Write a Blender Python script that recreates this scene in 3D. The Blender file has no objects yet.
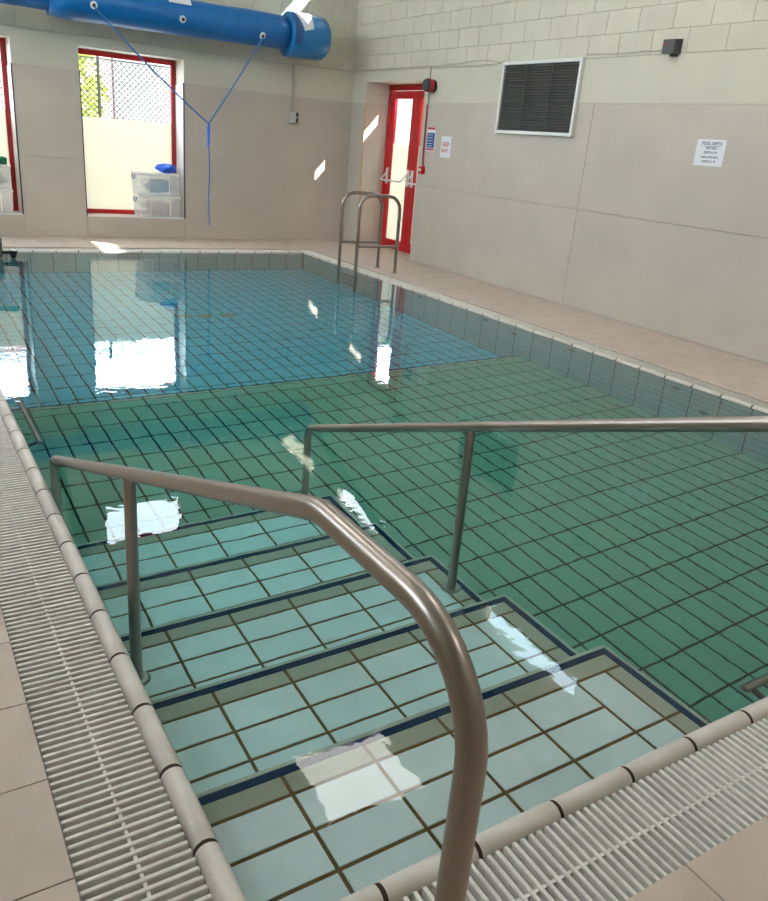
import bpy, math, random
from mathutils import Matrix, Vector
random.seed(7)
S = bpy.context.scene
COL = S.collection

# ------------------------------------------------------------------ camera
CAM = Vector((-0.4496, -0.9767, 1.4484))
RIGHT = Vector((0.85036455, -0.51991258, 0.08106203))
DOWN = Vector((-0.12420311, -0.34802484, -0.92922134))
FWD = Vector((0.51132546, 0.78010872, -0.36052275))
FPX = 783.24
cam_data = bpy.data.cameras.new('camera')
cam_data.sensor_fit = 'HORIZONTAL'
cam_data.sensor_width = 36.0
cam_data.lens = 36.0 * FPX / 768.0
cam_data.clip_start = 0.05
cam_data.clip_end = 300
cam = bpy.data.objects.new('camera', cam_data)
COL.objects.link(cam)
up, back = -DOWN, -FWD
cam.matrix_world = Matrix(((RIGHT.x, up.x, back.x, CAM.x), (RIGHT.y, up.y, back.y, CAM.y),
                           (RIGHT.z, up.z, back.z, CAM.z), (0, 0, 0, 1)))
S.camera = cam

# ------------------------------------------------------------------ world, sun, exposure
SKY = 9.5
world = bpy.data.worlds.new('sky')
S.world = world
world.use_nodes = True
nt = world.node_tree
nt.nodes.clear()
w_out = nt.nodes.new('ShaderNodeOutputWorld')
w_bg = nt.nodes.new('ShaderNodeBackground')
w_tc = nt.nodes.new('ShaderNodeTexCoord')
w_no = nt.nodes.new('ShaderNodeTexNoise')
w_no.inputs['Scale'].default_value = 2.2
w_no.inputs['Detail'].default_value = 5
w_cr = nt.nodes.new('ShaderNodeValToRGB')
w_cr.color_ramp.elements[0].position = 0.36
w_cr.color_ramp.elements[0].color = (0.62, 0.79, 1.0, 1)
w_cr.color_ramp.elements[1].position = 0.62
w_cr.color_ramp.elements[1].color = (0.92, 0.95, 1.0, 1)
nt.links.new(w_tc.outputs['Generated'], w_no.inputs['Vector'])
nt.links.new(w_no.outputs['Fac'], w_cr.inputs['Fac'])
nt.links.new(w_cr.outputs['Color'], w_bg.inputs['Color'])
w_bg.inputs['Strength'].default_value = SKY
nt.links.new(w_bg.outputs[0], w_out.inputs['Surface'])

SUN_DIR = Vector((-1.05, 1.10, -1.15)).normalized()
sun_data = bpy.data.lights.new('sun', 'SUN')
sun_data.energy = 26.0
sun_data.color = (1.0, 0.95, 0.86)
sun_data.angle = math.radians(0.6)
sun = bpy.data.objects.new('sun', sun_data)
COL.objects.link(sun)
sun.rotation_euler = SUN_DIR.to_track_quat('-Z', 'Y').to_euler()
sun.location = (20, -20, 20)

PANEL_POWER = 8.5      # radiance of the opal ceiling light panels
vs = S.view_settings
vs.view_transform = 'Standard'
vs.look = 'None'
vs.exposure = 0.5
vs.gamma = 1.0
vs.use_curve_mapping = False
cy = S.cycles
cy.use_denoising = True
cy.max_bounces = 14
cy.diffuse_bounces = 5
cy.glossy_bounces = 5
cy.transmission_bounces = 10
cy.transparent_max_bounces = 12
cy.sample_clamp_indirect = 12.0
cy.blur_glossy = 0.3

# ------------------------------------------------------------------ materials
MAT = {}
def nodes(name):
    m = bpy.data.materials.new(name)
    m.use_nodes = True
    n = m.node_tree
    return m, n, n.nodes['Principled BSDF']

def plain(key, col, rough=0.5, metal=0.0, noise=0.0, nscale=8.0, bump=0.0, bscale=60.0, rnd=0.0, spec=0.5, warm=None):
    """principled material; noise mottles the colour, rnd varies it from object to object"""
    m, n, b = nodes(key)
    b.inputs['Roughness'].default_value = rough
    b.inputs['Metallic'].default_value = metal
    b.inputs['Specular IOR Level'].default_value = spec
    b.inputs['Base Color'].default_value = (*col, 1)
    tc = n.nodes.new('ShaderNodeTexCoord')
    if noise or rnd:
        hsv = n.nodes.new('ShaderNodeHueSaturation')
        hsv.inputs['Color'].default_value = (*col, 1)
        val = None
        if noise:
            no = n.nodes.new('ShaderNodeTexNoise')
            no.inputs['Scale'].default_value = nscale
            no.inputs['Detail'].default_value = 4
            geo = n.nodes.new('ShaderNodeNewGeometry')
            n.links.new(geo.outputs['Position'], no.inputs['Vector'])
            mr = n.nodes.new('ShaderNodeMapRange')
            mr.inputs['From Min'].default_value = 0.3
            mr.inputs['From Max'].default_value = 0.7
            mr.inputs['To Min'].default_value = 1 - noise
            mr.inputs['To Max'].default_value = 1 + noise
            n.links.new(no.outputs['Fac'], mr.inputs['Value'])
            val = mr.outputs['Result']
        if rnd:
            oi = n.nodes.new('ShaderNodeObjectInfo')
            mr2 = n.nodes.new('ShaderNodeMapRange')
            mr2.inputs['To Min'].default_value = 1 - rnd
            mr2.inputs['To Max'].default_value = 1 + rnd
            n.links.new(oi.outputs['Random'], mr2.inputs['Value'])
            if val is None:
                val = mr2.outputs['Result']
            else:
                mu = n.nodes.new('ShaderNodeMath'); mu.operation = 'MULTIPLY'
                n.links.new(val, mu.inputs[0]); n.links.new(mr2.outputs['Result'], mu.inputs[1])
                val = mu.outputs[0]
        n.links.new(val, hsv.inputs['Value'])
        n.links.new(hsv.outputs['Color'], b.inputs['Base Color'])
    if bump:
        no = n.nodes.new('ShaderNodeTexNoise')
        no.inputs['Scale'].default_value = bscale
        no.inputs['Detail'].default_value = 3
        geo = n.nodes.new('ShaderNodeNewGeometry')
        n.links.new(geo.outputs['Position'], no.inputs['Vector'])
        bp = n.nodes.new('ShaderNodeBump')
        bp.inputs['Strength'].default_value = bump
        bp.inputs['Distance'].default_value = 0.01
        n.links.new(no.outputs['Fac'], bp.inputs['Height'])
        n.links.new(bp.outputs['Normal'], b.inputs['Normal'])
    MAT[key] = m
    return m

plain('paint_pale', (0.555, 0.53, 0.432), 0.55, noise=0.05, nscale=3, bump=0.25, bscale=90, rnd=0.03)
plain('paint_render', (0.555, 0.53, 0.432), 0.6, noise=0.04, nscale=2, bump=0.12, bscale=40)
plain('panel_beige', (0.49, 0.432, 0.372), 0.45, noise=0.05, nscale=2.2, rnd=0.02)
plain('panel_gap', (0.30, 0.27, 0.23), 0.8)
plain('deck_tile', (0.50, 0.41, 0.34), 0.5, noise=0.09, nscale=7, bump=0.05, bscale=60, rnd=0.03)
plain('deck_grout', (0.22, 0.19, 0.16), 0.9)
plain('ceiling_white', (0.70, 0.70, 0.66), 0.7)
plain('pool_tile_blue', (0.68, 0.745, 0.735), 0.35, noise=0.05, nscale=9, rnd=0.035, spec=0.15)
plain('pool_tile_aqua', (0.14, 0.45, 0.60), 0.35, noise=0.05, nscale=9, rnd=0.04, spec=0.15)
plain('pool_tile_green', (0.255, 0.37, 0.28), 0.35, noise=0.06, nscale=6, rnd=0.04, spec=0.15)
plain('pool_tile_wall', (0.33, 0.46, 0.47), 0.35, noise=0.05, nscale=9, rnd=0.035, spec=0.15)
plain('pool_grout', (0.16, 0.092, 0.032), 0.9, spec=0.05, noise=0.2, nscale=30)
plain('pool_grout_dark', (0.045, 0.04, 0.024), 0.9, spec=0.05, noise=0.2, nscale=30)
plain('nosing_edge', (0.42, 0.44, 0.36), 0.5)
plain('nosing_blue', (0.001, 0.022, 0.065), 0.5, spec=0.05)
plain('coping', (0.58, 0.53, 0.48), 0.30, noise=0.06, nscale=14, bump=0.03, bscale=50, rnd=0.03)
plain('coping_joint', (0.045, 0.022, 0.014), 0.9)
plain('slat_white', (0.66, 0.635, 0.59), 0.4, noise=0.10, nscale=35, rnd=0.05)
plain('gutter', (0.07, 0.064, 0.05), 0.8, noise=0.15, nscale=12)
plain('red_paint', (0.52, 0.008, 0.012), 0.3)
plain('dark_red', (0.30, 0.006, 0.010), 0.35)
plain('white_plastic', (0.72, 0.72, 0.70), 0.35)
plain('white_metal', (0.70, 0.70, 0.68), 0.3)
plain('black_plastic', (0.012, 0.012, 0.014), 0.4)
plain('dark_grey', (0.05, 0.05, 0.055), 0.45)
plain('olive_grey', (0.10, 0.095, 0.075), 0.5)
plain('louvre', (0.10, 0.095, 0.092), 0.4, rnd=0.15)
plain('grey_box', (0.42, 0.42, 0.38), 0.4)
plain('paper', (0.72, 0.72, 0.76), 0.6)
plain('ink', (0.06, 0.06, 0.09), 0.7)
plain('red_ink', (0.50, 0.05, 0.05), 0.7)
plain('navy_ink', (0.02, 0.09, 0.26), 0.5)
plain('vinyl_blue', (0.002, 0.125, 0.38), 0.34, noise=0.12, nscale=5, bump=0.06, bscale=12)
plain('vinyl_light', (0.008, 0.16, 0.40), 0.32, noise=0.08, nscale=6, bump=0.05, bscale=10)
plain('rope_blue', (0.04, 0.15, 0.42), 0.7)
plain('bag_blue', (0.01, 0.12, 0.75), 0.3)
plain('cloth_blue', (0.03, 0.30, 0.55), 0.7)
plain('cloth_grey', (0.42, 0.42, 0.40), 0.8)
plain('cable', (0.45, 0.44, 0.37), 0.6)
plain('green_felt', (0.0, 0.14, 0.055), 0.6)
plain('pink_cloth', (0.6, 0.2, 0.2), 0.7)
plain('timber_edge', (0.55, 0.36, 0.18), 0.5)
plain('ground', (0.45, 0.44, 0.42), 0.9, noise=0.1)
plain('house_white', (0.13, 0.13, 0.135), 0.8)
plain('house_brick', (0.30, 0.20, 0.20), 0.9, noise=0.2, nscale=6)
plain('roof_tile', (0.25, 0.15, 0.14), 0.9)
plain('wire', (0.05, 0.05, 0.05), 0.7, spec=0.1)
plain('leaf', (0.35, 0.42, 0.05), 0.6, rnd=0.1)
plain('bark', (0.10, 0.07, 0.05), 0.9)
plain('inlet', (0.10, 0.13, 0.10), 0.5)
plain('drain', (0.24, 0.26, 0.19), 0.6)

def make_steel():
    m, n, b = nodes('steel')
    b.inputs['Base Color'].default_value = (0.34, 0.295, 0.265, 1)
    b.inputs['Metallic'].default_value = 1.0
    no = n.nodes.new('ShaderNodeTexNoise'); no.inputs['Scale'].default_value = 25; no.inputs['Detail'].default_value = 5
    geo = n.nodes.new('ShaderNodeNewGeometry')
    n.links.new(geo.outputs['Position'], no.inputs['Vector'])
    mr = n.nodes.new('ShaderNodeMapRange')
    mr.inputs['To Min'].default_value = 0.22; mr.inputs['To Max'].default_value = 0.42
    n.links.new(no.outputs['Fac'], mr.inputs['Value'])
    n.links.new(mr.outputs['Result'], b.inputs['Roughness'])
    MAT['steel'] = m
make_steel()

def make_nosing():
    """ribbed anti-slip tile: fine ribs as relief"""
    m, n, b = nodes('nosing_ribbed')
    b.inputs['Base Color'].default_value = (0.41, 0.395, 0.305, 1)
    b.inputs['Roughness'].default_value = 0.5
    wv = n.nodes.new('ShaderNodeTexWave'); wv.wave_type = 'BANDS'; wv.bands_direction = 'Y'
    wv.inputs['Scale'].default_value = 45
    tc = n.nodes.new('ShaderNodeTexCoord')
    n.links.new(tc.outputs['Object'], wv.inputs['Vector'])
    bp = n.nodes.new('ShaderNodeBump'); bp.inputs['Strength'].default_value = 0.5; bp.inputs['Distance'].default_value = 0.004
    n.links.new(wv.outputs['Fac'], bp.inputs['Height'])
    n.links.new(bp.outputs['Normal'], b.inputs['Normal'])
    MAT['nosing_ribbed'] = m
make_nosing()

def make_glass(key, tint=(1, 1, 1), refl=0.06):
    m = bpy.data.materials.new(key); m.use_nodes = True
    n = m.node_tree; n.nodes.clear()
    out = n.nodes.new('ShaderNodeOutputMaterial')
    tr = n.nodes.new('ShaderNodeBsdfTransparent'); tr.inputs['Color'].default_value = (*tint, 1)
    gl = n.nodes.new('ShaderNodeBsdfGlossy'); gl.inputs['Roughness'].default_value = 0.02
    lw = n.nodes.new('ShaderNodeLayerWeight'); lw.inputs['Blend'].default_value = 0.5
    pw = n.nodes.new('ShaderNodeMath'); pw.operation = 'POWER'; pw.inputs[1].default_value = 5.0
    fr = n.nodes.new('ShaderNodeMath'); fr.operation = 'MULTIPLY_ADD'; fr.inputs[1].default_value = 0.9; fr.inputs[2].default_value = 0.03
    n.links.new(lw.outputs['Facing'], pw.inputs[0]); n.links.new(pw.outputs[0], fr.inputs[0])
    mx = n.nodes.new('ShaderNodeMixShader')
    n.links.new(fr.outputs[0], mx.inputs[0]); n.links.new(tr.outputs[0], mx.inputs[1]); n.links.new(gl.outputs[0], mx.inputs[2])
    n.links.new(mx.outputs[0], out.inputs['Surface'])
    MAT[key] = m
make_glass('glass', (0.96, 0.98, 0.97))

def make_translucent(key, col, see=0.0, diff=0.4):
    m = bpy.data.materials.new(key); m.use_nodes = True
    n = m.node_tree; n.nodes.clear()
    out = n.nodes.new('ShaderNodeOutputMaterial')
    tl = n.nodes.new('ShaderNodeBsdfTranslucent'); tl.inputs['Color'].default_value = (*col, 1)
    df = n.nodes.new('ShaderNodeBsdfDiffuse'); df.inputs['Color'].default_value = (*col, 1)
    tr = n.nodes.new('ShaderNodeBsdfTransparent')
    m1 = n.nodes.new('ShaderNodeMixShader'); m1.inputs[0].default_value = diff
    m2 = n.nodes.new('ShaderNodeMixShader'); m2.inputs[0].default_value = see
    n.links.new(tl.outputs[0], m1.inputs[1]); n.links.new(df.outputs[0], m1.inputs[2])
    n.links.new(m1.outputs[0], m2.inputs[1]); n.links.new(tr.outputs[0], m2.inputs[2])
    n.links.new(m2.outputs[0], out.inputs['Surface'])
    MAT[key] = m
make_translucent('frosted', (0.62, 0.595, 0.50), 0.0, 0.35)
make_translucent('clear_plastic', (0.95, 0.96, 0.98), 0.58, 0.40)

def make_emit(key, col, strength):
    m = bpy.data.materials.new(key); m.use_nodes = True
    n = m.node_tree; n.nodes.clear()
    out = n.nodes.new('ShaderNodeOutputMaterial')
    e = n.nodes.new('ShaderNodeEmission'); e.inputs['Color'].default_value = (*col, 1); e.inputs['Strength'].default_value = strength
    n.links.new(e.outputs[0], out.inputs['Surface'])
    MAT[key] = m
make_emit('light_panel', (1.0, 0.975, 0.93), PANEL_POWER)

def make_water():
    m = bpy.data.materials.new('water'); m.use_nodes = True
    n = m.node_tree; n.nodes.clear()
    out = n.nodes.new('ShaderNodeOutputMaterial')
    g = n.nodes.new('ShaderNodeBsdfGlass'); g.inputs['IOR'].default_value = 1.333; g.inputs['Roughness'].default_value = 0.0
    geo = n.nodes.new('ShaderNodeNewGeometry')
    n1 = n.nodes.new('ShaderNodeTexNoise'); n1.inputs['Scale'].default_value = 5.0; n1.inputs['Detail'].default_value = 2.0
    n2 = n.nodes.new('ShaderNodeTexNoise'); n2.inputs['Scale'].default_value = 22.0; n2.inputs['Detail'].default_value = 1.0
    ad = n.nodes.new('ShaderNodeMath'); ad.operation = 'MULTIPLY_ADD'; ad.inputs[1].default_value = 0.16
    bp = n.nodes.new('ShaderNodeBump'); bp.inputs['Strength'].default_value = 1.0; bp.inputs['Distance'].default_value = 0.0011
    n.links.new(geo.outputs['Position'], n1.inputs['Vector']); n.links.new(geo.outputs['Position'], n2.inputs['Vector'])
    n.links.new(n2.outputs['Fac'], ad.inputs[0]); n.links.new(n1.outputs['Fac'], ad.inputs[2])
    n.links.new(ad.outputs[0], bp.inputs['Height'])
    n.links.new(bp.outputs['Normal'], g.inputs['Normal'])
    n.links.new(g.outputs[0], out.inputs['Surface'])
    va = n.nodes.new('ShaderNodeVolumeAbsorption')
    va.inputs['Color'].default_value = (0.06, 0.86, 0.85, 1)
    va.inputs['Density'].default_value = 0.45
    n.links.new(va.outputs[0], out.inputs['Volume'])
    MAT['water'] = m
make_water()

# ------------------------------------------------------------------ builders
def tag(o, label=None, cat=None, group=None, kind=None):
    if label: o['label'] = label
    if cat: o['category'] = cat
    if group: o['group'] = group
    if kind: o['kind'] = kind
    return o

def empty(name, loc=(0, 0, 0)):
    o = bpy.data.objects.new(name, None)
    o.empty_display_size = 0.1
    o.location = loc
    COL.objects.link(o)
    return o

def setparent(o, parent):
    if parent is not None:
        o.parent = parent
        o.matrix_parent_inverse = abs_world(parent).inverted()

def abs_world(o):
    """world matrix of an object placed by location only"""
    m = Matrix.Translation(o.location) @ o.rotation_euler.to_matrix().to_4x4()
    if o.parent is not None:
        m = abs_world(o.parent) @ o.matrix_parent_inverse @ m
    return m

class MB:
    """collects world-space shapes; build() links them as ONE mesh object"""
    def __init__(s):
        s.v, s.f, s.sm = [], [], []
    def add(s, v, f, smooth=False):
        k = len(s.v)
        s.v += [tuple(p) for p in v]
        s.f += [tuple(i + k for i in q) for q in f]
        s.sm += [smooth] * len(f)
        return s
    def box(s, x0, x1, y0, y1, z0, z1, ch=0.0):
        if ch <= 0:
            v = [(x0, y0, z0), (x1, y0, z0), (x1, y1, z0), (x0, y1, z0), (x0, y0, z1), (x1, y0, z1), (x1, y1, z1), (x0, y1, z1)]
            f = [(0, 3, 2, 1), (4, 5, 6, 7), (0, 1, 5, 4), (1, 2, 6, 5), (2, 3, 7, 6), (3, 0, 4, 7)]
            return s.add(v, f)
        c = ch
        v = []
        for z, i in ((z0, c), (z0 + c, 0), (z1 - c, 0), (z1, c)):
            a, b, d, e = x0 + i, x1 - i, y0 + i, y1 - i
            if i == 0:
                v += [(x0 + c, y0, z), (x1 - c, y0, z), (x1, y0 + c, z), (x1, y1 - c, z), (x1 - c, y1, z), (x0 + c, y1, z), (x0, y1 - c, z), (x0, y0 + c, z)]
            else:
                v += [(a, d, z), (b, d, z), (b, d, z), (b, e, z), (b, e, z), (a, e, z), (a, e, z), (a, d, z)]
        f = [(7, 6, 5, 4, 3, 2, 1, 0), tuple(range(24, 32))]
        for r in range(3):
            for i in range(8):
                j = (i + 1) % 8
                f.append((r * 8 + i, r * 8 + j, r * 8 + 8 + j, r * 8 + 8 + i))
        return s.add(v, f)
    def tube(s, pts, r, n=16, cap=True, radii=None):
        pts = [Vector(p) for p in pts]
        m = len(pts)
        t0 = (pts[1] - pts[0]).normalized()
        a = Vector((0, 0, 1)) if abs(t0.z) < 0.9 else Vector((1, 0, 0))
        u = t0.cross(a).normalized()
        v = []
        prev = t0
        for i, p in enumerate(pts):
            if i == 0: t = t0
            elif i == m - 1: t = (pts[i] - pts[i - 1]).normalized()
            else: t = ((pts[i + 1] - pts[i]).normalized() + (pts[i] - pts[i - 1]).normalized()).normalized()
            u = prev.rotation_difference(t) @ u
            u = (u - t * u.dot(t)).normalized()
            prev = t
            w = t.cross(u)
            rr = radii[i] if radii else r
            v += [p + (u * math.cos(2 * math.pi * k / n) + w * math.sin(2 * math.pi * k / n)) * rr for k in range(n)]
        f = []
        for i in range(m - 1):
            for k in range(n):
                l = (k + 1) % n
                f.append((i * n + k, i * n + l, i * n + n + l, i * n + n + k))
        s.add(v, f, True)
        if cap:
            k0 = len(s.v)
            s.add([v[i] for i in range(n)], [tuple(range(n - 1, -1, -1))])
            s.add([v[(m - 1) * n + i] for i in range(n)], [tuple(range(n))])
        return s
    def disc(s, c, axis, r, h, n=24, top=None):
        """short cylinder from c along axis, length h, optionally tapering to radius top"""
        c = Vector(c); axis = Vector(axis).normalized()
        return s.tube([c, c + axis * h], r, n, True, [r, top if top is not None else r])
    def build(s, name, mat, parent=None, loc=None):
        me = bpy.data.meshes.new(name)
        me.from_pydata(s.v, [], s.f)
        me.materials.append(MAT[mat])
        for p, sm in zip(me.polygons, s.sm):
            p.use_smooth = sm
        me.validate()
        me.update()
        o = bpy.data.objects.new(name, me)
        COL.objects.link(o)
        setparent(o, parent)
        return o

def boxo(name, mat, parent, *b, ch=0.0):
    return MB().box(*b, ch=ch).build(name, mat, parent)

def fillet(pts, rad, n=8):
    """polyline with rounded corners"""
    pts = [Vector(p) for p in pts]
    out = [pts[0]]
    for i in range(1, len(pts) - 1):
        a, b, c = pts[i - 1], pts[i], pts[i + 1]
        r = rad[i - 1] if isinstance(rad, (list, tuple)) else rad
        d1, d2 = (a - b).normalized(), (c - b).normalized()
        ang = d1.angle(d2)
        if r <= 0 or ang > 3.13:
            out.append(b); continue
        t = r / math.tan(ang / 2)
        p1, p2 = b + d1 * t, b + d2 * t
        cen = b + (d1 + d2).normalized() * (r / math.sin(ang / 2))
        e1, e2 = p1 - cen, p2 - cen
        tot = e1.angle(e2)
        for k in range(n + 1):
            q = k / n
            out.append(cen + (e1 * math.sin((1 - q) * tot) + e2 * math.sin(q * tot)) / math.sin(tot))
    out.append(pts[-1])
    return out

BASIS = {'up': Matrix.Identity(3),
         '-x': Matrix(((0, 0, -1), (-1, 0, 0), (0, 1, 0))),
         '+x': Matrix(((0, 0, 1), (1, 0, 0), (0, 1, 0))),
         '-y': Matrix(((1, 0, 0), (0, 0, -1), (0, 1, 0))),
         '+y': Matrix(((-1, 0, 0), (0, 0, 1), (0, 1, 0)))}
TILE_MESH = {}
def tile_geo(sx, sy, th, ch):
    hx, hy = sx / 2, sy / 2
    v = [(-hx, -hy, 0), (hx, -hy, 0), (hx, hy, 0), (-hx, hy, 0)]
    v += [(a, b, th - ch) for a, b, _ in v[:4]]
    v += [(a - math.copysign(ch, a), b - math.copysign(ch, b), th) for a, b, _ in v[:4]]
    f = [(8, 9, 10, 11)]
    for i in range(4):
        j = (i + 1) % 4
        f += [(i, j, 4 + j, 4 + i), (4 + i, 4 + j, 8 + j, 8 + i)]
    return v, f
def tile(name, mat, parent, c, sx, sy, th=0.008, ch=0.0015, basis='up', slight=0.0):
    """one tile lying on the point c, its face looking along basis; alike tiles share a mesh"""
    key = (name, mat, round(sx, 4), round(sy, 4), th, ch)
    me = TILE_MESH.get(key)
    if me is None:
        v, f = tile_geo(sx, sy, th, ch)
        me = bpy.data.meshes.new(name)
        me.from_pydata(v, [], f)
        me.materials.append(MAT[mat])
        TILE_MESH[key] = me
    o = bpy.data.objects.new(name, me)
    COL.objects.link(o)
    rot = BASIS[basis].to_4x4()
    if slight:
        rot = rot @ Matrix.Rotation(random.uniform(-slight, slight), 4, 'X') @ Matrix.Rotation(random.uniform(-slight, slight), 4, 'Y')
    o.parent = parent
    o.matrix_parent_inverse = abs_world(parent).inverted()
    o.location = c
    o.rotation_euler = rot.to_3x3().to_euler()
    return o
def tiles_joined(name, mat, parent, items, th=0.008, ch=0.0015, basis='up'):
    """the tiles past the limit, as one mesh"""
    mb = MB()
    B = BASIS[basis]
    for c, sx, sy in items:
        v, f = tile_geo(sx, sy, th, ch)
        mb.add([B @ Vector(p) + Vector(c) for p in v], f)
    o = mb.build(name, mat, parent)
    o['kind'] = 'stuff'
    return o
def in_view(p, margin=30):
    d = Vector(p) - CAM
    z = d.dot(FWD)
    if z < 0.1: return None
    x = d.dot(RIGHT) / z * FPX + 384
    y = d.dot(DOWN) / z * FPX + 450.5
    return z if (-margin < x < 768 + margin and -margin < y < 901 + margin) else None
def lay(name, mat, parent, items, limit=300, **kw):
    """items (centre, sx, sy): the ones that show largest are objects, the rest one joined part"""
    def rank(it):
        c = Vector(it[0]); c.z *= 0.7
        z = in_view(c)
        return z if z is not None else 100 + (c - CAM).length
    items = sorted(items, key=rank)
    for c, sx, sy in items[:limit]:
        tile(name, mat, parent, c, sx, sy, **kw)
    if items[limit:]:
        tiles_joined(name, mat, parent, items[limit:], **{k: v for k, v in kw.items() if k != 'slight'})

def holes_boxes(mb, u0, u1, v0, v1, holes, put):
    """cover a rectangle except its holes; put(mb, u0,u1,v0,v1) adds one box"""
    us = sorted({u0, u1, *[h[0] for h in holes], *[h[1] for h in holes]})
    vs_ = sorted({v0, v1, *[h[2] for h in holes], *[h[3] for h in holes]})
    us = [u for u in us if u0 <= u <= u1]; vs_ = [v for v in vs_ if v0 <= v <= v1]
    for a, b in zip(us, us[1:]):
        run = None
        for c, d in zip(vs_, vs_[1:]):
            inside = any(h[0] <= (a + b) / 2 <= h[1] and h[2] <= (c + d) / 2 <= h[3] for h in holes)
            if inside:
                if run: put(mb, a, b, *run); run = None
            else:
                run = [c, d] if run is None else [run[0], d]
        if run: put(mb, a, b, *run)

# ------------------------------------------------------------------ main dimensions (metres; z = 0 is the top of the coping)
PX0, PX1, PY0, PY1 = 0.02, 4.485, 0.02, 9.03       # inner faces of the basin
W, L = 4.514, 9.054                                # coping crest lines
ZW = -0.015
Z_SH, Z_DP = -1.04, -1.30                          # shallow and deep floor
Y_DROP = 4.43
XL, XR, YB, YF = -2.4, 5.80, -3.4, 10.26           # room
ZC = 5.0
GI, GO, GR = 0.041, 0.275, 0.20                              # grating from / to, measured outwards from the coping crest

# ------------------------------------------------------------------ deck floor
floor = empty('floor')
tag(floor, 'pale beige stone-look tiled deck around the pool', kind='structure')
mb = MB()
holes_boxes(mb, XL - 0.3, XR + 0.5, YB - 0.3, YF + 0.4, [(-GO, W + GR, -GO, L + GO)],
            lambda m, a, b, c, d: m.box(a, b, c, d, -0.30, -0.010))
mb.build('screed', 'deck_grout', floor)
def deck(x0, x1, y0, y1, sx, sy, ox, oy):
    items = []
    i0 = math.floor((x0 - ox) / sx); i1 = math.ceil((x1 - ox) / sx)
    j0 = math.floor((y0 - oy) / sy); j1 = math.ceil((y1 - oy) / sy)
    for i in range(i0, i1):
        for j in range(j0, j1):
            a, b = max(x0, ox + i * sx), min(x1, ox + (i + 1) * sx)
            c, d = max(y0, oy + j * sy), min(y1, oy + (j + 1) * sy)
            if b - a > 0.02 and d - c > 0.02:
                items.append((((a + b) / 2, (c + d) / 2, -0.012), b - a - 0.003, d - c - 0.003))
    return items
dk = deck(XL, -GO, -GO, YF, 0.6, 0.3, -GO, 0.305)
dk += deck(XL, XR, YB, -GO, 0.3, 0.6, 0.315, -GO)
dk += deck(W + GR, XR, -GO, YF, 0.6, 0.3, W + GR, 0.31)
dk += deck(XR, XR + 0.45, 8.34, 9.84, 0.6, 0.3, XR - 0.1, 0.31)
dk += deck(-GO, W + GR, L + GO, YF, 0.3, 0.6, 0.315, L + GO)
lay('tile', 'deck_tile', floor, dk, limit=300, th=0.012, ch=0.001)

# ------------------------------------------------------------------ gutters under the gratings
gut = MB()
for (a, b, c, d) in ((-GO, -0.03, -GO, L + GO), (W + 0.03, W + GR, -GO, L + GO)):
    gut.box(a - 0.02, b + 0.02, c, d, -0.22, -0.20)
    gut.box(a - 0.02, a, c, d, -0.20, -0.013); 
    gut.box(b, b + 0.03, c, d, -0.20, -0.075)
for (c, d) in ((-GO, -0.03), (L + 0.03, L + GO)):
    gut.box(-0.03, W + 0.03, c - 0.02, d + 0.02, -0.22, -0.20)
    gut.box(-GO, W + GR, (c - 0.02) if c < 0 else d, c if c < 0 else d + 0.02, -0.20, -0.013)
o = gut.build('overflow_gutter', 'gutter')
tag(o, 'grey concrete overflow channel under the slatted pool gratings', kind='structure')

# ------------------------------------------------------------------ walls
WIN1 = (-0.20, 1.126, 0.27, 2.30)
WIN2 = (1.90, 3.23, 0.27, 2.30)
WINH = (1.92, 3.12, 4.02, 4.66)
wall_far = empty('wall_far')
tag(wall_far, 'far wall, beige panels below and pale green painted blockwork above', kind='structure')
mb = MB()
holes_boxes(mb, XL, XR + 0.4, -0.2, 3.46, [WIN1, WIN2], lambda m, a, b, c, d: m.box(a, b, YF + 0.012, YF + 0.42, c, d))
holes_boxes(mb, XL, XR + 0.1, 3.46, ZC, [WINH], lambda m, a, b, c, d: m.box(a, b, YF + 0.012, YF + 0.10, c, d))
mb.build('wall_core', 'paint_render', wall_far)
mb = MB()
holes_boxes(mb, XL, XR, 2.022, 2.432, [WIN1, WIN2], lambda m, a, b, c, d: m.box(a, b, YF, YF + 0.013, c, d))
mb.build('render_band', 'paint_render', wall_far)
boxo('render_top', 'paint_render', wall_far, XL, WINH[0], YF, YF + 0.013, 3.46, ZC)
boxo('render_top', 'paint_render', wall_far, WINH[1], XR, YF, YF + 0.013, 3.46, ZC)
boxo('render_top', 'paint_render', wall_far, WINH[0], WINH[1], YF, YF + 0.013, 3.46, WINH[2])
def panel_far(x0, x1, z0, z1):
    tile('panel', 'panel_beige', wall_far, ((x0 + x1) / 2, YF + 0.012, (z0 + z1) / 2), x1 - x0 - 0.004, z1 - z0 - 0.004, th=0.012, ch=0.001, basis='-y')
for a, b in ((XL, WIN1[0]), (WIN1[1], WIN2[0]), (WIN2[1], XR)):
    panel_far(a, b, 0, 0.985); panel_far(a, b, 0.985, 2.022)
panel_far(WIN1[0], WIN1[1], 0, 0.27); panel_far(WIN2[0], WIN2[1], 0, 0.27)
for r in range(5):
    z = 2.435 + r * 0.205
    off = 0.2 if r % 2 else 0.0
    x = XL + off - 0.4
    while x < XR:
        a, b = max(x, XL), min(x + 0.4, XR)
        if b - a > 0.03:
            tile('block', 'paint_pale', wall_far, ((a + b) / 2, YF + 0.012, z + 0.1025), b - a - 0.003, 0.2025, th=0.012, ch=0.0012, basis='-y', slight=0.0025)
        x += 0.4

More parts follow.
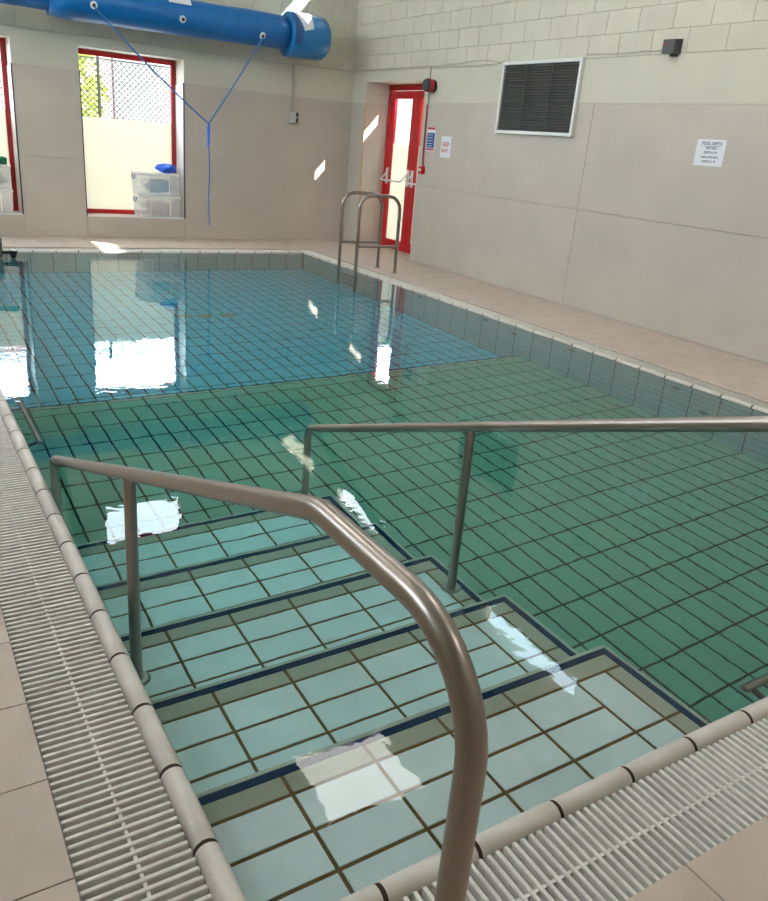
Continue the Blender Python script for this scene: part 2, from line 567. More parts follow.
DOOR = (8.33, 9.85, -0.02, 2.30)
CL1 = (8.30, 9.92, 4.10, 4.45)
CL2 = (4.05, 5.74, 4.10, 4.45)
wall_right = empty('wall_right')
tag(wall_right, 'long side wall, beige panels below and pale green painted blockwork above', kind='structure')
mb = MB()
holes_boxes(mb, YB, YF + 0.42, -0.2, 3.46, [DOOR], lambda m, a, b, c, d: m.box(XR + 0.012, XR + 0.48, a, b, c, d))
holes_boxes(mb, YB, YF + 0.10, 3.46, ZC, [CL1, CL2], lambda m, a, b, c, d: m.box(XR + 0.012, XR + 0.10, a, b, c, d))
mb.build('wall_core', 'paint_render', wall_right)
mb = MB()
holes_boxes(mb, YB, YF, 2.022, 2.432, [DOOR], lambda m, a, b, c, d: m.box(XR, XR + 0.013, a, b, c, d))
mb.build('render_band', 'paint_render', wall_right)
mb = MB()
holes_boxes(mb, YB, YF, 3.46, ZC, [CL1, CL2], lambda m, a, b, c, d: m.box(XR, XR + 0.013, a, b, c, d))
mb.build('render_top', 'paint_render', wall_right)
for a, b in ((DOOR[1], YF), (5.27, DOOR[0]), (2.27, 5.27), (-0.73, 2.27), (YB, -0.73)):
    for c, d in ((0.0, 1.0), (1.0, 2.022)):
        tile('panel', 'panel_beige', wall_right, (XR + 0.012, (a + b) / 2, (c + d) / 2), b - a - 0.004, d - c - 0.004, th=0.012, ch=0.001, basis='-x')
for r in range(5):
    z = 2.435 + r * 0.205
    y = YF + (0.08 if r % 2 == 0 else 0.28)
    while y > YB:
        a, b = max(y - 0.405, YB), min(y, YF)
        if b - a > 0.03:
            tile('block', 'paint_pale', wall_right, (XR + 0.012, (a + b) / 2, z + 0.1025), b - a - 0.003, 0.2025, th=0.012, ch=0.0012, basis='-x', slight=0.0025)
        y -= 0.405
# door reveal lining and its timber edge
boxo('jamb_panel', 'panel_beige', wall_right, XR + 0.004, XR + 0.40, DOOR[1] - 0.010, DOOR[1] - 0.0, -0.01, 2.022)
boxo('jamb_edge', 'timber_edge', wall_right, XR - 0.004, XR + 0.012, DOOR[1] - 0.012, DOOR[1] + 0.006, 0.0, 2.022)
boxo('jamb_panel', 'panel_beige', wall_right, XR + 0.004, XR + 0.40, DOOR[0], DOOR[0] + 0.010, -0.01, 2.022)

WL = [(7.1, 9.6, 2.95, 4.45), (0.7, 3.2, 2.95, 4.45), (3.9, 6.4, 2.95, 4.45)]  # unseen windows, added to brighten the right wall and far deck
for nm, lab, b in (('wall_left', 'pale painted side wall behind the camera side', (XL - 0.3, XL, YB - 0.3, YF + 0.42)),
                   ('wall_back', 'pale painted end wall behind the camera', (XL, XR + 0.48, YB - 0.3, YB))):
    w = empty(nm); tag(w, lab, kind='structure')
    if nm == 'wall_left':
        mb = MB()
        holes_boxes(mb, b[2], b[3], -0.2, ZC, WL, lambda m, p, q, r, u: m.box(b[0], b[1], p, q, r, u))
        mb.build('wall_core', 'paint_render', w)
        continue
    boxo('wall_core', 'paint_render', w, *b, -0.2, ZC)
for k, (a, b, c, d) in enumerate(WL):
    t = empty('window_%d' % (6 + k), (XL, (a + b) / 2, c))
    tag(t, ('high wide window added for daylight in the unseen side wall opposite the exit door', 'high wide window added for daylight in the unseen side wall opposite the steps', 'high wide window added for daylight in the unseen side wall opposite the grille')[k], kind='structure')
    for e, f, g, h, nm in ((a, b, c, c + 0.05, 'frame_rail'), (a, b, d - 0.05, d, 'frame_rail'), (a, a + 0.05, c, d, 'frame_stile'), (b - 0.05, b, c, d, 'frame_stile')):
        boxo(nm, 'red_paint', t, XL - 0.12, XL - 0.06, e, f, g, h)
    boxo('pane', 'glass', t, XL - 0.092, XL - 0.088, a + 0.05, b - 0.05, c + 0.05, d - 0.05)
for (x0, x1, y0, y1, bs, n) in ((XL, XR, YB, YB, '+y', 3),):
    w = bpy.data.objects['wall_left' if bs == '+x' else 'wall_back']
    for i in range(n):
        for c, d in ((0.0, 1.0), (1.0, 2.022)):
            ln = (y1 - y0 if bs == '+x' else x1 - x0) / n
            cpos = (XL, y0 + (i + 0.5) * ln, (c + d) / 2) if bs == '+x' else (x0 + (i + 0.5) * ln, YB, (c + d) / 2)
            tile('panel', 'panel_beige', w, cpos, ln - 0.004, d - c - 0.004, th=0.012, ch=0.001, basis=bs)
ce = boxo('ceiling', 'ceiling_white', None, XL - 0.3, XR + 0.48, YB - 0.3, YF + 0.42, ZC, ZC + 0.2)
tag(ce, 'plain white ceiling of the pool hall', kind='structure')

# ------------------------------------------------------------------ windows
def window(name, lab, x0, x1, z0, z1, y, frost=None):
    t = empty(name, ((x0 + x1) / 2, y, z0)); tag(t, lab, kind='structure')
    fw, fd = (0.065 if z0 < 3 else 0.03), 0.06
    boxo('frame_rail', 'red_paint', t, x0, x1, y, y + fd, z0, z0 + fw, ch=0.004)
    boxo('frame_rail', 'red_paint', t, x0, x1, y, y + fd, z1 - fw, z1, ch=0.004)
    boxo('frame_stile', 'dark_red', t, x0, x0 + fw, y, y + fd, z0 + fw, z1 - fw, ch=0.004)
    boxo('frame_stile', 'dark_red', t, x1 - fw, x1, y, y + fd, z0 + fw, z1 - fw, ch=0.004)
    zm = frost if frost else z1 - fw
    if frost:
        boxo('frosted_pane', 'frosted', t, x0 + fw, x1 - fw, y + 0.027, y + 0.031, z0 + fw, zm)
        boxo('pane', 'glass', t, x0 + fw, x1 - fw, y + 0.025, y + 0.031, zm, z1 - fw)
    else:
        boxo('pane', 'glass', t, x0 + fw, x1 - fw, y + 0.025, y + 0.031, z0 + fw, z1 - fw)
    return t
w1 = window('window_1', 'red framed tall window half out of the frame, storage boxes on its sill', WIN1[0], WIN1[1], WIN1[2], WIN1[3], YF + 0.34, 1.50)
w2 = window('window_2', 'red framed tall window with frosted lower glass and two clear boxes on its sill', WIN2[0], WIN2[1], WIN2[2], WIN2[3], YF + 0.34, 1.50)
for w, q in ((w1, WIN1), (w2, WIN2)):
    boxo('sill', 'white_plastic', w, q[0] + 0.002, q[1] - 0.002, YF + 0.003, YF + 0.34, q[2] - 0.004, q[2] + 0.010)
    boxo('reveal_lining', 'white_plastic', w, q[1] - 0.010, q[1], YF + 0.02, YF + 0.34, q[2] + 0.010, 2.0)
    boxo('corner_trim', 'dark_grey', w, q[1] - 0.012, q[1] + 0.004, YF - 0.004, YF + 0.02, q[2], 2.02)
    boxo('corner_trim', 'dark_grey', w, q[0] - 0.004, q[0] + 0.008, YF - 0.004, YF + 0.02, q[2], 2.02)
window('window_3', 'high clear window in the gable above the blue cover roll', WINH[0], WINH[1], WINH[2], WINH[3], YF + 0.03)
def clerestory(name, lab, q):
    t = empty(name, (XR + 0.2, (q[0] + q[1]) / 2, q[2])); tag(t, lab, kind='structure')
    x = XR + 0.05
    for a, b, c, d, nm in ((q[0], q[1], q[2], q[2] + 0.03, 'frame_rail'), (q[0], q[1], q[3] - 0.03, q[3], 'frame_rail'),
                           (q[0], q[0] + 0.03, q[2], q[3], 'frame_stile'), (q[1] - 0.03, q[1], q[2], q[3], 'frame_stile')):
        boxo(nm, 'white_metal', t, x, x + 0.04, a, b, c, d)
    boxo('pane', 'glass', t, x + 0.018, x + 0.022, q[0] + 0.03, q[1] - 0.03, q[2] + 0.03, q[3] - 0.03)
clerestory('window_4', 'long narrow high window above the red exit door', CL1)
clerestory('window_5', 'long narrow high window above the louvred grille', CL2)

# ------------------------------------------------------------------ red exit door
door = empty('door_1', (XR + 0.4, 9.09, 0))
tag(door, 'red glazed double exit door with white push bars in a deep recess', kind='structure')
dx = XR + 0.38
boxo('frame_head', 'red_paint', door, dx, dx + 0.08, DOOR[0] + 0.01, DOOR[1] - 0.01, 2.22, 2.30, ch=0.004)
boxo('frame_jamb', 'red_paint', door, dx, dx + 0.08, DOOR[1] - 0.07, DOOR[1] - 0.01, -0.01, 2.22, ch=0.004)
boxo('frame_jamb', 'red_paint', door, dx, dx + 0.08, DOOR[0] + 0.01, DOOR[0] + 0.07, -0.01, 2.22, ch=0.004)
ym = 9.09
for (a, b) in ((ym + 0.004, DOOR[1] - 0.073), (DOOR[0] + 0.073, ym - 0.004)):
    lf = empty('leaf', (dx, (a + b) / 2, 0)); setparent(lf, door)
    st = 0.115
    boxo('stile', 'red_paint', lf, dx + 0.012, dx + 0.062, a, a + st, 0.0, 2.215, ch=0.004)
    boxo('stile', 'red_paint', lf, dx + 0.012, dx + 0.062, b - st, b, 0.0, 2.215, ch=0.004)
    boxo('rail', 'red_paint', lf, dx + 0.012, dx + 0.062, a + st, b - st, 0.0, 0.135, ch=0.004)
    boxo('rail', 'red_paint', lf, dx + 0.012, dx + 0.062, a + st, b - st, 2.11, 2.215, ch=0.004)
    boxo('frosted_pane', 'frosted', lf, dx + 0.034, dx + 0.038, a + st, b - st, 0.135, 1.50)
    boxo('pane', 'glass', lf, dx + 0.033, dx + 0.039, a + st, b - st, 1.50, 2.11)
    pb = MB()
    pb.tube(fillet([(dx + 0.01, b - 0.05, 1.115), (dx - 0.10, b - 0.05, 0.985), (dx - 0.10, a + 0.10, 0.985), (dx + 0.01, a + 0.05, 1.115)], 0.015, 4), 0.012, 8)
    pb.box(dx - 0.006, dx + 0.014, b - 0.075, b - 0.025, 0.93, 1.16)
    pb.box(dx - 0.006, dx + 0.014, a + 0.025, a + 0.075, 0.93, 1.16)
    pb.build('push_bar', 'white_metal', lf)

# ------------------------------------------------------------------ pool shell
T = 0.008
X0G = PX1 - 0.125 * 36
def floor_items(y0, y1, z, skip=None):
    it = []
    ys = [y0] + [k * 0.25 for k in range(0, 60) if y0 + 0.02 < k * 0.25 < y1 - 0.02] + [y1]
    for i in range(36):
        a, b = X0G + i * 0.125, X0G + (i + 1) * 0.125
        a = max(a, PX0)
        if b - a < 0.02: continue
        for c, d in zip(ys, ys[1:]):
            if skip and skip((a + b) / 2, (c + d) / 2): continue
            it.append((((a + b) / 2, (c + d) / 2, z - T), b - a - 0.013, d - c - 0.013))
    return it
SX1, SYE = 1.506, [0.512, 1.03, 1.535, 2.02, 2.505]
SZ = [-0.17, -0.36, -0.54, -0.71, -0.87]
sh = empty('pool_floor_shallow'); tag(sh, 'green tiled raised pool floor between the steps and the drop', kind='structure')
boxo('grout_bed', 'pool_grout_dark', sh, PX0 - 0.05, PX1 + 0.05, PY0 - 0.05, Y_DROP - 0.004, -1.5, Z_SH - 0.004)
lay('tile', 'pool_tile_green', sh, floor_items(PY0, 4.25, Z_SH, lambda x, y: x < SX1 - 0.06 and y < SYE[4] - 0.12), th=T)
row = []
for i in range(18):
    a, b = PX1 - 0.25 * (i + 1), PX1 - 0.25 * i
    a = max(a, PX0)
    row.append((((a + b) / 2, 4.3125, Z_SH - T), b - a - 0.013, 0.113))
for c, sx, sy in row: tile('edge_tile', 'pool_tile_green', sh, c, sx, sy, th=T)
for c, sx, sy in row:
    tile('nosing_tile', 'nosing_ribbed', sh, (c[0], 4.393, c[2]), sx, 0.030, th=T)
    tile('blue_stripe', 'nosing_blue', sh, (c[0], 4.419, c[2]), sx + 0.010, 0.022, th=T)
boxo('drop_face', 'nosing_blue', sh, PX0, PX1, Y_DROP - 0.004, Y_DROP, Z_DP, Z_SH - 0.012)
dp = empty('pool_floor_deep'); tag(dp, 'blue tiled deep pool floor beyond the drop', kind='structure')
boxo('grout_bed', 'pool_grout_dark', dp, PX0 - 0.05, PX1 + 0.05, Y_DROP, PY1 + 0.05, -1.5, Z_DP - 0.004)
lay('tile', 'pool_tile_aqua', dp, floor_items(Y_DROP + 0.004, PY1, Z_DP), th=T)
for x, y in ((2.07, 6.76), (2.285, 6.73), (2.51, 6.71)):
    d = MB().disc((x, y, Z_DP - 0.002), (0, 0, 1), 0.085, 0.012, 20, 0.078).build('drain_cover', 'drain', dp)

def pool_wall(name, lab, basis, length, place, limit, z0):
    t = empty(name); tag(t, lab, kind='structure')
    it = []
    nz = int(round((-0.05 - z0) / 0.125 + 0.49))
    n = int(math.ceil(length / 0.25))
    for i in range(n):
        a, b = i * 0.25, min((i + 1) * 0.25, length)
        if b - a < 0.03: continue
        for k in range(nz):
            zt = -0.05 - k * 0.125; zb = max(zt - 0.125, z0)
            if zt - zb < 0.02: continue
            it.append((place((a + b) / 2, (zt + zb) / 2), b - a - 0.009, zt - zb - 0.011))
    if limit: lay('tile', 'pool_tile_wall', t, it, limit=limit, th=T, basis=basis)
    else: tiles_joined('tile', 'pool_tile_wall', t, it, th=T, basis=basis)
    return t
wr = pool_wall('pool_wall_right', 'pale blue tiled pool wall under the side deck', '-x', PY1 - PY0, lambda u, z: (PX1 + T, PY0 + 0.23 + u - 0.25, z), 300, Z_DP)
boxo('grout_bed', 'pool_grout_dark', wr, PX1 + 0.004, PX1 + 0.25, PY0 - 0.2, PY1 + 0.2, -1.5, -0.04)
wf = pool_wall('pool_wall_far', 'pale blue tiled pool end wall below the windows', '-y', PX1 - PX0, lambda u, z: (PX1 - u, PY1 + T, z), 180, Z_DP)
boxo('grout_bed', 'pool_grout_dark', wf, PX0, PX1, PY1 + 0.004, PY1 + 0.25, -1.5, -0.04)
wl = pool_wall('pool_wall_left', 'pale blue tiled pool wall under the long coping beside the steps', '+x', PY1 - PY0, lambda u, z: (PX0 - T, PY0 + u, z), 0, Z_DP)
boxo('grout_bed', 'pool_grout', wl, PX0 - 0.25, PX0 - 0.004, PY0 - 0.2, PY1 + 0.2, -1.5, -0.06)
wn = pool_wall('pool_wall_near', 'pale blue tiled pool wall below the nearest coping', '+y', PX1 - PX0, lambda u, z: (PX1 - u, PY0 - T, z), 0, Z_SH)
boxo('grout_bed', 'pool_grout', wn, PX0, PX1, PY0 - 0.25, PY0 - 0.004, -1.5, -0.06)
for y, z in ((6.10, -0.17), (4.94, -0.18), (4.51, -0.33), (3.75, -0.17), (2.64, -0.19), (2.36, -0.54)):
    MB().disc((PX1 + 0.002, y, z), (-1, 0, 0), 0.045, 0.014, 16, 0.030).build('inlet', 'inlet', wr)

# ------------------------------------------------------------------ steps
steps = empty('pool_steps', (0.75, 1.2, Z_SH))
tag(steps, 'five broad underwater steps, pale tiles with grey ribbed nosings and dark blue stripes', kind='structure')
for k in range(5):
    y0 = PY0 if k == 0 else SYE[k - 1] - 0.02
    boxo('grout_bed', 'pool_grout', steps, PX0 - 0.01, SX1 - 0.012, PY0 - 0.01, SYE[k] - 0.012, Z_SH - 0.02 if k == 4 else SZ[k + 1] - 0.02, SZ[k] - 0.004)
for k in range(5):
    z = SZ[k] - T
    ye = SYE[k]
    ys = 0.02 if k == 0 else SYE[k - 1]
    def bands(step):
        out, y = [], ye - 0.107
        while y > ys + 0.015:
            out.append((max(y - step, ys), y)); y -= step
        return out
    cols = [(PX0, 0.268), (0.268, 0.518), (0.518, 0.768), (0.768, 1.018), (1.018, 1.268), (1.268, SX1 - 0.107)]
    for a, b in cols:
        for c, d in bands(0.25 if b > 1.3 else 0.125):
            tile('tile', 'pool_tile_blue', steps, ((a + b) / 2, (c + d) / 2, z), b - a - 0.011, d - c - 0.011, th=T)
    # front nosing: ribbed tile, blue stripe, pale edge
    for a, b in cols[:5] + [(1.268, SX1)]:
        e = SX1 - 0.040 if b == SX1 else b - 0.0055
        tile('nosing_tile', 'nosing_ribbed', steps, ((a + 0.0055 + e) / 2, ye - 0.0705, z), e - a - 0.0055, 0.061, th=T)
        e = SX1 - 0.013 if b == SX1 else b
        tile('blue_stripe', 'nosing_blue', steps, ((a + e) / 2, ye - 0.026, z), e - a, 0.026, th=T - 0.0008, ch=0.0004)
    boxo('nosing_edge', 'nosing_edge', steps, PX0, SX1, ye - 0.013, ye + 0.003, SZ[k] - 0.014, SZ[k] - 0.0005, ch=0.003)
    # side nosing along the open end
    for c, d in bands(0.25):
        m = tile('side_nosing_tile', 'nosing_ribbed', steps, (SX1 - 0.0705, (c + d) / 2, z), d - c - 0.011, 0.061, th=T)
        m.rotation_euler = (0, 0, math.pi / 2)
    tile('blue_stripe', 'nosing_blue', steps, (SX1 - 0.026, (ys + ye - 0.039) / 2, z), 0.026, ye - 0.039 - ys, th=T - 0.0006, ch=0.0004)
    boxo('nosing_edge', 'nosing_edge', steps, SX1 - 0.013, SX1 + 0.003, PY0, ye - 0.013, SZ[k] - 0.014, SZ[k] - 0.0005, ch=0.003)
    # risers and the open side, tiled
    zb = Z_SH if k == 4 else SZ[k + 1]
    for a, b in [(PX0, 0.268)] + [(0.268 + 0.25 * i, min(0.268 + 0.25 * (i + 1), SX1)) for i in range(5)]:
        tile('riser_tile', 'pool_tile_blue', steps, ((a + b) / 2, ye - 0.012, (SZ[k] - 0.014 + zb) / 2), b - a - 0.010, SZ[k] - 0.018 - zb, th=0.008, basis='+y')
    n = max(1, int(round(ye / 0.25)))
    for i in range(n):
        a, b = PY0 + (ye - PY0) * i / n, PY0 + (ye - PY0) * (i + 1) / n
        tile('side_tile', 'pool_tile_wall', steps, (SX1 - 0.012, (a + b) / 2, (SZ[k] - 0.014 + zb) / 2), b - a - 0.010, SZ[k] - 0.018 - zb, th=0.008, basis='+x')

# ------------------------------------------------------------------ coping
CR, CO = 0.030, 0.008       # coping radius, and how far its crest stands back from the crest line
def coping_mesh(ln, r=CR, drop=-0.075, name='coping_block', mat='coping'):
    pr = [(-r, drop)]
    for k in range(13):
        a = math.pi - math.pi * k / 12
        pr.append((math.cos(a) * r, math.sin(a) * r - CR))
    pr.append((r, drop))
    n = len(pr)
    e = 0.0025
    v, f = [], []
    for s_, y in ((1 - e / r, -ln / 2), (1.0, -ln / 2 + e), (1.0, ln / 2 - e), (1 - e / r, ln / 2)):
        v += [(px * s_ - CO, y, (pz + CR) * s_ - CR) for px, pz in pr]
    for k in range(3):
        for i in range(n - 1):
            f.append((k * n + i, k * n + i + 1, (k + 1) * n + i + 1, (k + 1) * n + i))
    f += [tuple(range(n)), tuple(range(4 * n - 1, 3 * n - 1, -1))]
    me = bpy.data.meshes.new(name)
    me.from_pydata(v, [], f)
    me.materials.append(MAT[mat])
    for p in me.polygons: p.use_smooth = len(p.vertices) == 4
    me.update()
    return me
CM = {}
def coping(name, lab, start, end, first, fixed, axis, flip):
    t = empty(name); tag(t, lab, kind='structure')
    cuts = [start]
    c = first
    while c < end - 0.02:
        if c > start + 0.02: cuts.append(c)
        c += 0.25
    cuts.append(end)
    for a, b in zip(cuts, cuts[1:]):
        ln = round(b - a - 0.0095, 4)
        if ln not in CM: CM[ln] = coping_mesh(ln)
        o = bpy.data.objects.new('coping_block', CM[ln]); COL.objects.link(o); o.parent = t
        mid = (a + b) / 2
        if axis == 'y':
            o.location = (fixed, mid, random.uniform(-0.001, 0.0005)); o.rotation_euler = (0, 0, math.pi if flip else 0)
        else:
            o.location = (mid, fixed, random.uniform(-0.001, 0.0005)); o.rotation_euler = (0, 0, math.pi / 2 if not flip else -math.pi / 2)
    me = coping_mesh(end - start, r=CR - 0.0018, name='joint_filler', mat='coping_joint')
    o = bpy.data.objects.new('joint_filler', me); COL.objects.link(o); o.parent = t
    m = (start + end) / 2
    o.location = (fixed, m, 0) if axis == 'y' else (m, fixed, 0)
    o.rotation_euler = (0, 0, (math.pi if flip else 0) if axis == 'y' else (-math.pi / 2 if flip else math.pi / 2))
coping('coping_left', 'row of rounded cream coping blocks beside the steps', -0.043, L + 0.043, 0.271, 0.0, 'y', False)
coping('coping_near', 'row of rounded cream coping blocks nearest the camera', 0.045, W - 0.045, 0.274, 0.0, 'x', False)
coping('coping_right', 'pale coping along the side deck by the ladder', -0.043, L + 0.043, 0.271, W, 'y', True)
coping('coping_far', 'pale coping under the windows', 0.045, W - 0.045, 0.274, L, 'x', True)

# ------------------------------------------------------------------ gratings
def grating(name, lab, along, a0, a1, c0, c1, limit):
    """slats lie across the gutter (c0..c1) and repeat along it (a0..a1)"""
    t = empty(name, ((c0 + c1) / 2, a0, -0.2) if along == 'y' else (a0, (c0 + c1) / 2, -0.2))
    tag(t, lab, 'grating', 'slatted gutter gratings round the pool')
    n = int((a1 - a0) / 0.025)
    pos = [a0 + (i + 0.5) * 0.025 for i in range(n)]
    w, cc, cl = 0.0108, (c0 + c1) / 2, c1 - c0
    it = []
    for p in pos:
        it.append(((cc, p, -0.042), cl, w) if along == 'y' else ((p, cc, -0.042), w, cl))
    lay('slat', 'slat_white', t, it, limit=limit, th=0.031, ch=0.002)
    for q in ((c0 + c1) / 2 + 0.006,):
        if along == 'y': boxo('rib', 'slat_white', t, q - 0.004, q + 0.004, a0, a1, -0.046, -0.0165)
        else: boxo('rib', 'slat_white', t, a0, a1, q - 0.004, q + 0.004, -0.046, -0.0165)
    for q in (c0 + 0.012, c1 - 0.012):
        if along == 'y': boxo('support_rail', 'gutter', t, q - 0.006, q + 0.006, a0, a1, -0.20, -0.043)
        else: boxo('support_rail', 'gutter', t, a0, a1, q - 0.006, q + 0.006, -0.20, -0.043)
grating('gutter_grating', 'white slatted grating beside the coping next to the steps', 'y', -0.04, L + 0.04, -GO + 0.001, -GI, 300)
grating('gutter_grating', 'white slatted grating nearest the camera, in front of the top step', 'x', -GO, W + 0.04, -GO - 0.015, -GI, 190)
grating('gutter_grating', 'white slatted grating along the side deck below the louvred grille', 'y', -0.05, L + 0.04, W + GI, W + GR - 0.002, 60)
grating('gutter_grating', 'white slatted grating at the far end below the windows', 'x', -GO, W + 0.25, L + GI, L + GO - 0.002, 0)

# ------------------------------------------------------------------ water
wm = MB()
NX, NY = 1, 1
wm.box(PX0 - 0.015, PX1 + 0.012, PY0 - 0.015, PY1 + 0.012, Z_DP - 0.03, ZW)
water = wm.build('pool_water', 'water')
tag(water, 'clear still blue-green water filling the pool to the coping', 'water', kind='stuff')

# ------------------------------------------------------------------ handrails
def handrail(x, lab):
    t = empty('handrail', (x, -0.395, 0)); tag(t, lab, 'handrail', 'handrails of the pool steps')
    r = 0.0212
    path = fillet([(x, -0.395, -0.005), (x, -0.395, 0.887), (x, 0.045, 0.887), (x, 2.655, -0.032), (x, 2.675, -0.20), (x, 2.675, Z_SH)],
                  [0.17, 0.20, 0.05, 0.05], 10)
    MB().tube(path, r, 20).build('rail', 'steel', t)
    zt = 0.887 - (1.28 - 0.045) * 0.899 / 2.555
    MB().tube([(x, 1.28, zt - 0.012), (x, 1.28, SZ[2])], 0.0195, 18).build('post', 'steel', t)
    for y, z in ((1.28, SZ[2]), (2.675, Z_SH), (-0.395, 0.0)):
        MB().disc((x, y, z), (0, 0, 1), 0.045, 0.010, 24, 0.036).build('flange', 'steel', t)
handrail(0.105, 'stainless steel handrail bending down to the deck, beside the long coping')
handrail(1.43, 'stainless steel handrail on the open side of the steps, running out of frame')

def grabbar(p0, p1, wall, lab):
    t = empty('grab_bar', p0); tag(t, lab, 'grab bar', 'submerged grab bars on the pool walls')
    p0, p1, wall = Vector(p0), Vector(p1), Vector(wall)
    MB().tube([p0, p1], 0.0165, 14).build('bar', 'steel', t)
    n = max(2, int((p1 - p0).length / 1.2))
    for i in range(n):
        q = p0.lerp(p1, (i + 0.02) / n)
        MB().tube([q, q + wall * 0.5 + Vector((0, 0, -0.02)), q + wall + Vector((0, 0, -0.05))], 0.013, 12).build('bracket', 'dark_grey', t)
grabbar((0.092, 2.93, -0.10), (0.092, 8.7, -0.10), (-0.075, -0.02, 0), 'dark submerged grab bar just under the water beyond the handrail end')
grabbar((1.70, 0.105, -0.10), (4.35, 0.105, -0.10), (0.01, -0.088, 0), 'dark submerged grab bar along the near coping beside the top step')

# ------------------------------------------------------------------ ladder
lad = empty('pool_ladder', (4.91, 7.52, 0)); tag(lad, 'stainless steel pool ladder with two hooped rails in front of the red door', 'ladder')
for y in (7.313, 7.726):
    path = fillet([(4.91, y, 0.0), (4.91, y, 0.90), (4.348, y, 0.90), (4.348, y, -1.05)], [0.16, 0.16], 8)
    MB().tube(path, 0.0205, 16).build('side_rail', 'steel', lad)
    MB().tube([(4.348, y, 0.318), (4.91, y, 0.318)], 0.016, 12).build('crossbar', 'steel', lad)
    MB().disc((4.91, y, 0.0), (0, 0, 1), 0.045, 0.008, 20, 0.036).build('foot_flange', 'steel', lad)
for z in (-0.28, -0.55, -0.82):
    boxo('rung', 'steel', lad, 4.325, 4.405, 7.313, 7.726, z - 0.012, z + 0.012, ch=0.004)

# ------------------------------------------------------------------ blue pool cover roll
roll = empty('pool_cover_roll', (2.5, 9.84, 2.67)); tag(roll, 'rolled blue vinyl pool cover hung high along the window wall', 'pool cover')
AY, AZ = 9.84, 2.745
def lathe_x(mb, prof, n=28, wob=0.0, ph=0.0):
    v, f = [], []
    for x, r, cz in prof:
        for k in range(n):
            a = 2 * math.pi * k / n
            rr = r * (1 + wob * math.sin(3 * a + x * 2.3 + ph) + wob * 0.6 * math.sin(5 * a - x * 3.1))
            v.append((x, AY + math.cos(a) * rr, cz + math.sin(a) * rr))
    m = len(prof)
    for i in range(m - 1):
        for k in range(n):
            l = (k + 1) % n
            f.append((i * n + k, i * n + l, (i + 1) * n + l, (i + 1) * n + k))
    mb.add(v, f, True)
    mb.add(v[:n], [tuple(range(n - 1, -1, -1))]); mb.add(v[-n:], [tuple(range(n))])
m = MB()
lathe_x(m, [(-1.9 + 0.2 * i, 0.155, AZ) for i in range(18)], wob=0.006)
m.build('inner_roll', 'vinyl_blue', roll)
m = MB()
prof = [(1.50, 0.16, AZ), (1.502, 0.200, AZ)]
for i in range(1, 15):
    x = 1.5 + 0.2 * i
    prof.append((x, 0.207 + 0.004 * math.sin(i * 1.7), AZ - 0.012 + 0.02 * (x - 1.5) / 2.9))
prof += [(4.46, 0.204, AZ + 0.005), (4.49, 0.17, AZ + 0.005)]
lathe_x(m, prof, wob=0.010, n=36)
m.build('outer_wrap', 'vinyl_blue', roll)
m = MB()
lathe_x(m, [(4.495, 0.05, AZ), (4.495, 0.266, AZ), (4.50, 0.274, AZ), (4.62, 0.278, AZ), (4.90, 0.275, AZ + 0.005), (5.02, 0.262, AZ + 0.005), (5.065, 0.225, AZ + 0.005), (5.08, 0.10, AZ + 0.005)], n=36, wob=0.003)
m.build('end_drum', 'vinyl_light', roll)
# overlapping flap that shows under the drum's label
m = MB()
vv, ff = [], []
for i in range(9):
    a = math.radians(205 - i * 11)
    for x in (4.51, 4.62):
        vv.append((x, AY + math.cos(a) * 0.283, AZ + math.sin(a) * 0.283))
for i in range(8): ff.append((2 * i, 2 * i + 1, 2 * i + 3, 2 * i + 2))
m.add([(p[0], p[1] + 0.10 * 0, p[2]) for p in vv], ff, True)
m.build('fold_flap', 'navy_ink', roll)
def on_roll(x, ang, r=0.214, cz=None):
    a = math.radians(ang)
    return Vector((x, AY + math.cos(a) * r, (AZ if cz is None else cz) + math.sin(a) * r))
GROM = [(1.97, 193), (3.02, 193), (4.08, 205)]
for x, a in GROM:
    nrm = Vector((0, math.cos(math.radians(a)), math.sin(math.radians(a))))
    g = MB().disc(on_roll(x, a, 0.200), nrm, 0.044, 0.022, 20, 0.036).build('grommet', 'white_metal', roll)
    MB().disc(on_roll(x, a, 0.219), nrm, 0.020, 0.005, 14).build('grommet_hole', 'black_plastic', g)
def curved_paper(name, corners, r, mat, parent):
    """thin sheet stuck to the roll; corners in (x, angle)"""
    m = MB(); n = 6
    (xa, a0), (xb, a1), (xc, a2), (xd, a3) = corners   # bottom-left, bottom-right, top-right, top-left
    for rr, fl in ((r, False), (r + 0.0015, True)):
        v, f = [], []
        for i in range(n + 1):
            t = i / n
            for j in range(n + 1):
                s = j / n
                x = (xa * (1 - s) + xb * s) * (1 - t) + (xd * (1 - s) + xc * s) * t
                a = (a0 * (1 - s) + a1 * s) * (1 - t) + (a3 * (1 - s) + a2 * s) * t
                v.append(on_roll(x, a, rr, AZ))
        for i in range(n):
            for j in range(n):
                q = (i * (n + 1) + j, i * (n + 1) + j + 1, (i + 1) * (n + 1) + j + 1, (i + 1) * (n + 1) + j)
                f.append(q)
        m.add(v, f, True)
    return m.build(name, mat, parent)
curved_paper('paper_label', [(2.86, 147), (3.14, 147), (3.14, 108), (2.84, 108)], 0.221, 'paper', roll)
curved_paper('paper_label', [(4.64, 172), (4.77, 165), (4.78, 115), (4.53, 118)], 0.288, 'paper', roll)
for x in (0.4, 3.3):
    m = MB()
    m.box(x - 0.03, x + 0.03, 9.99, YF - 0.001, AZ - 0.03, AZ + 0.03)
    m.box(x - 0.06, x + 0.06, YF - 0.012, YF - 0.001, AZ - 0.12, AZ + 0.12)
    m.build('wall_bracket', 'white_metal', roll)

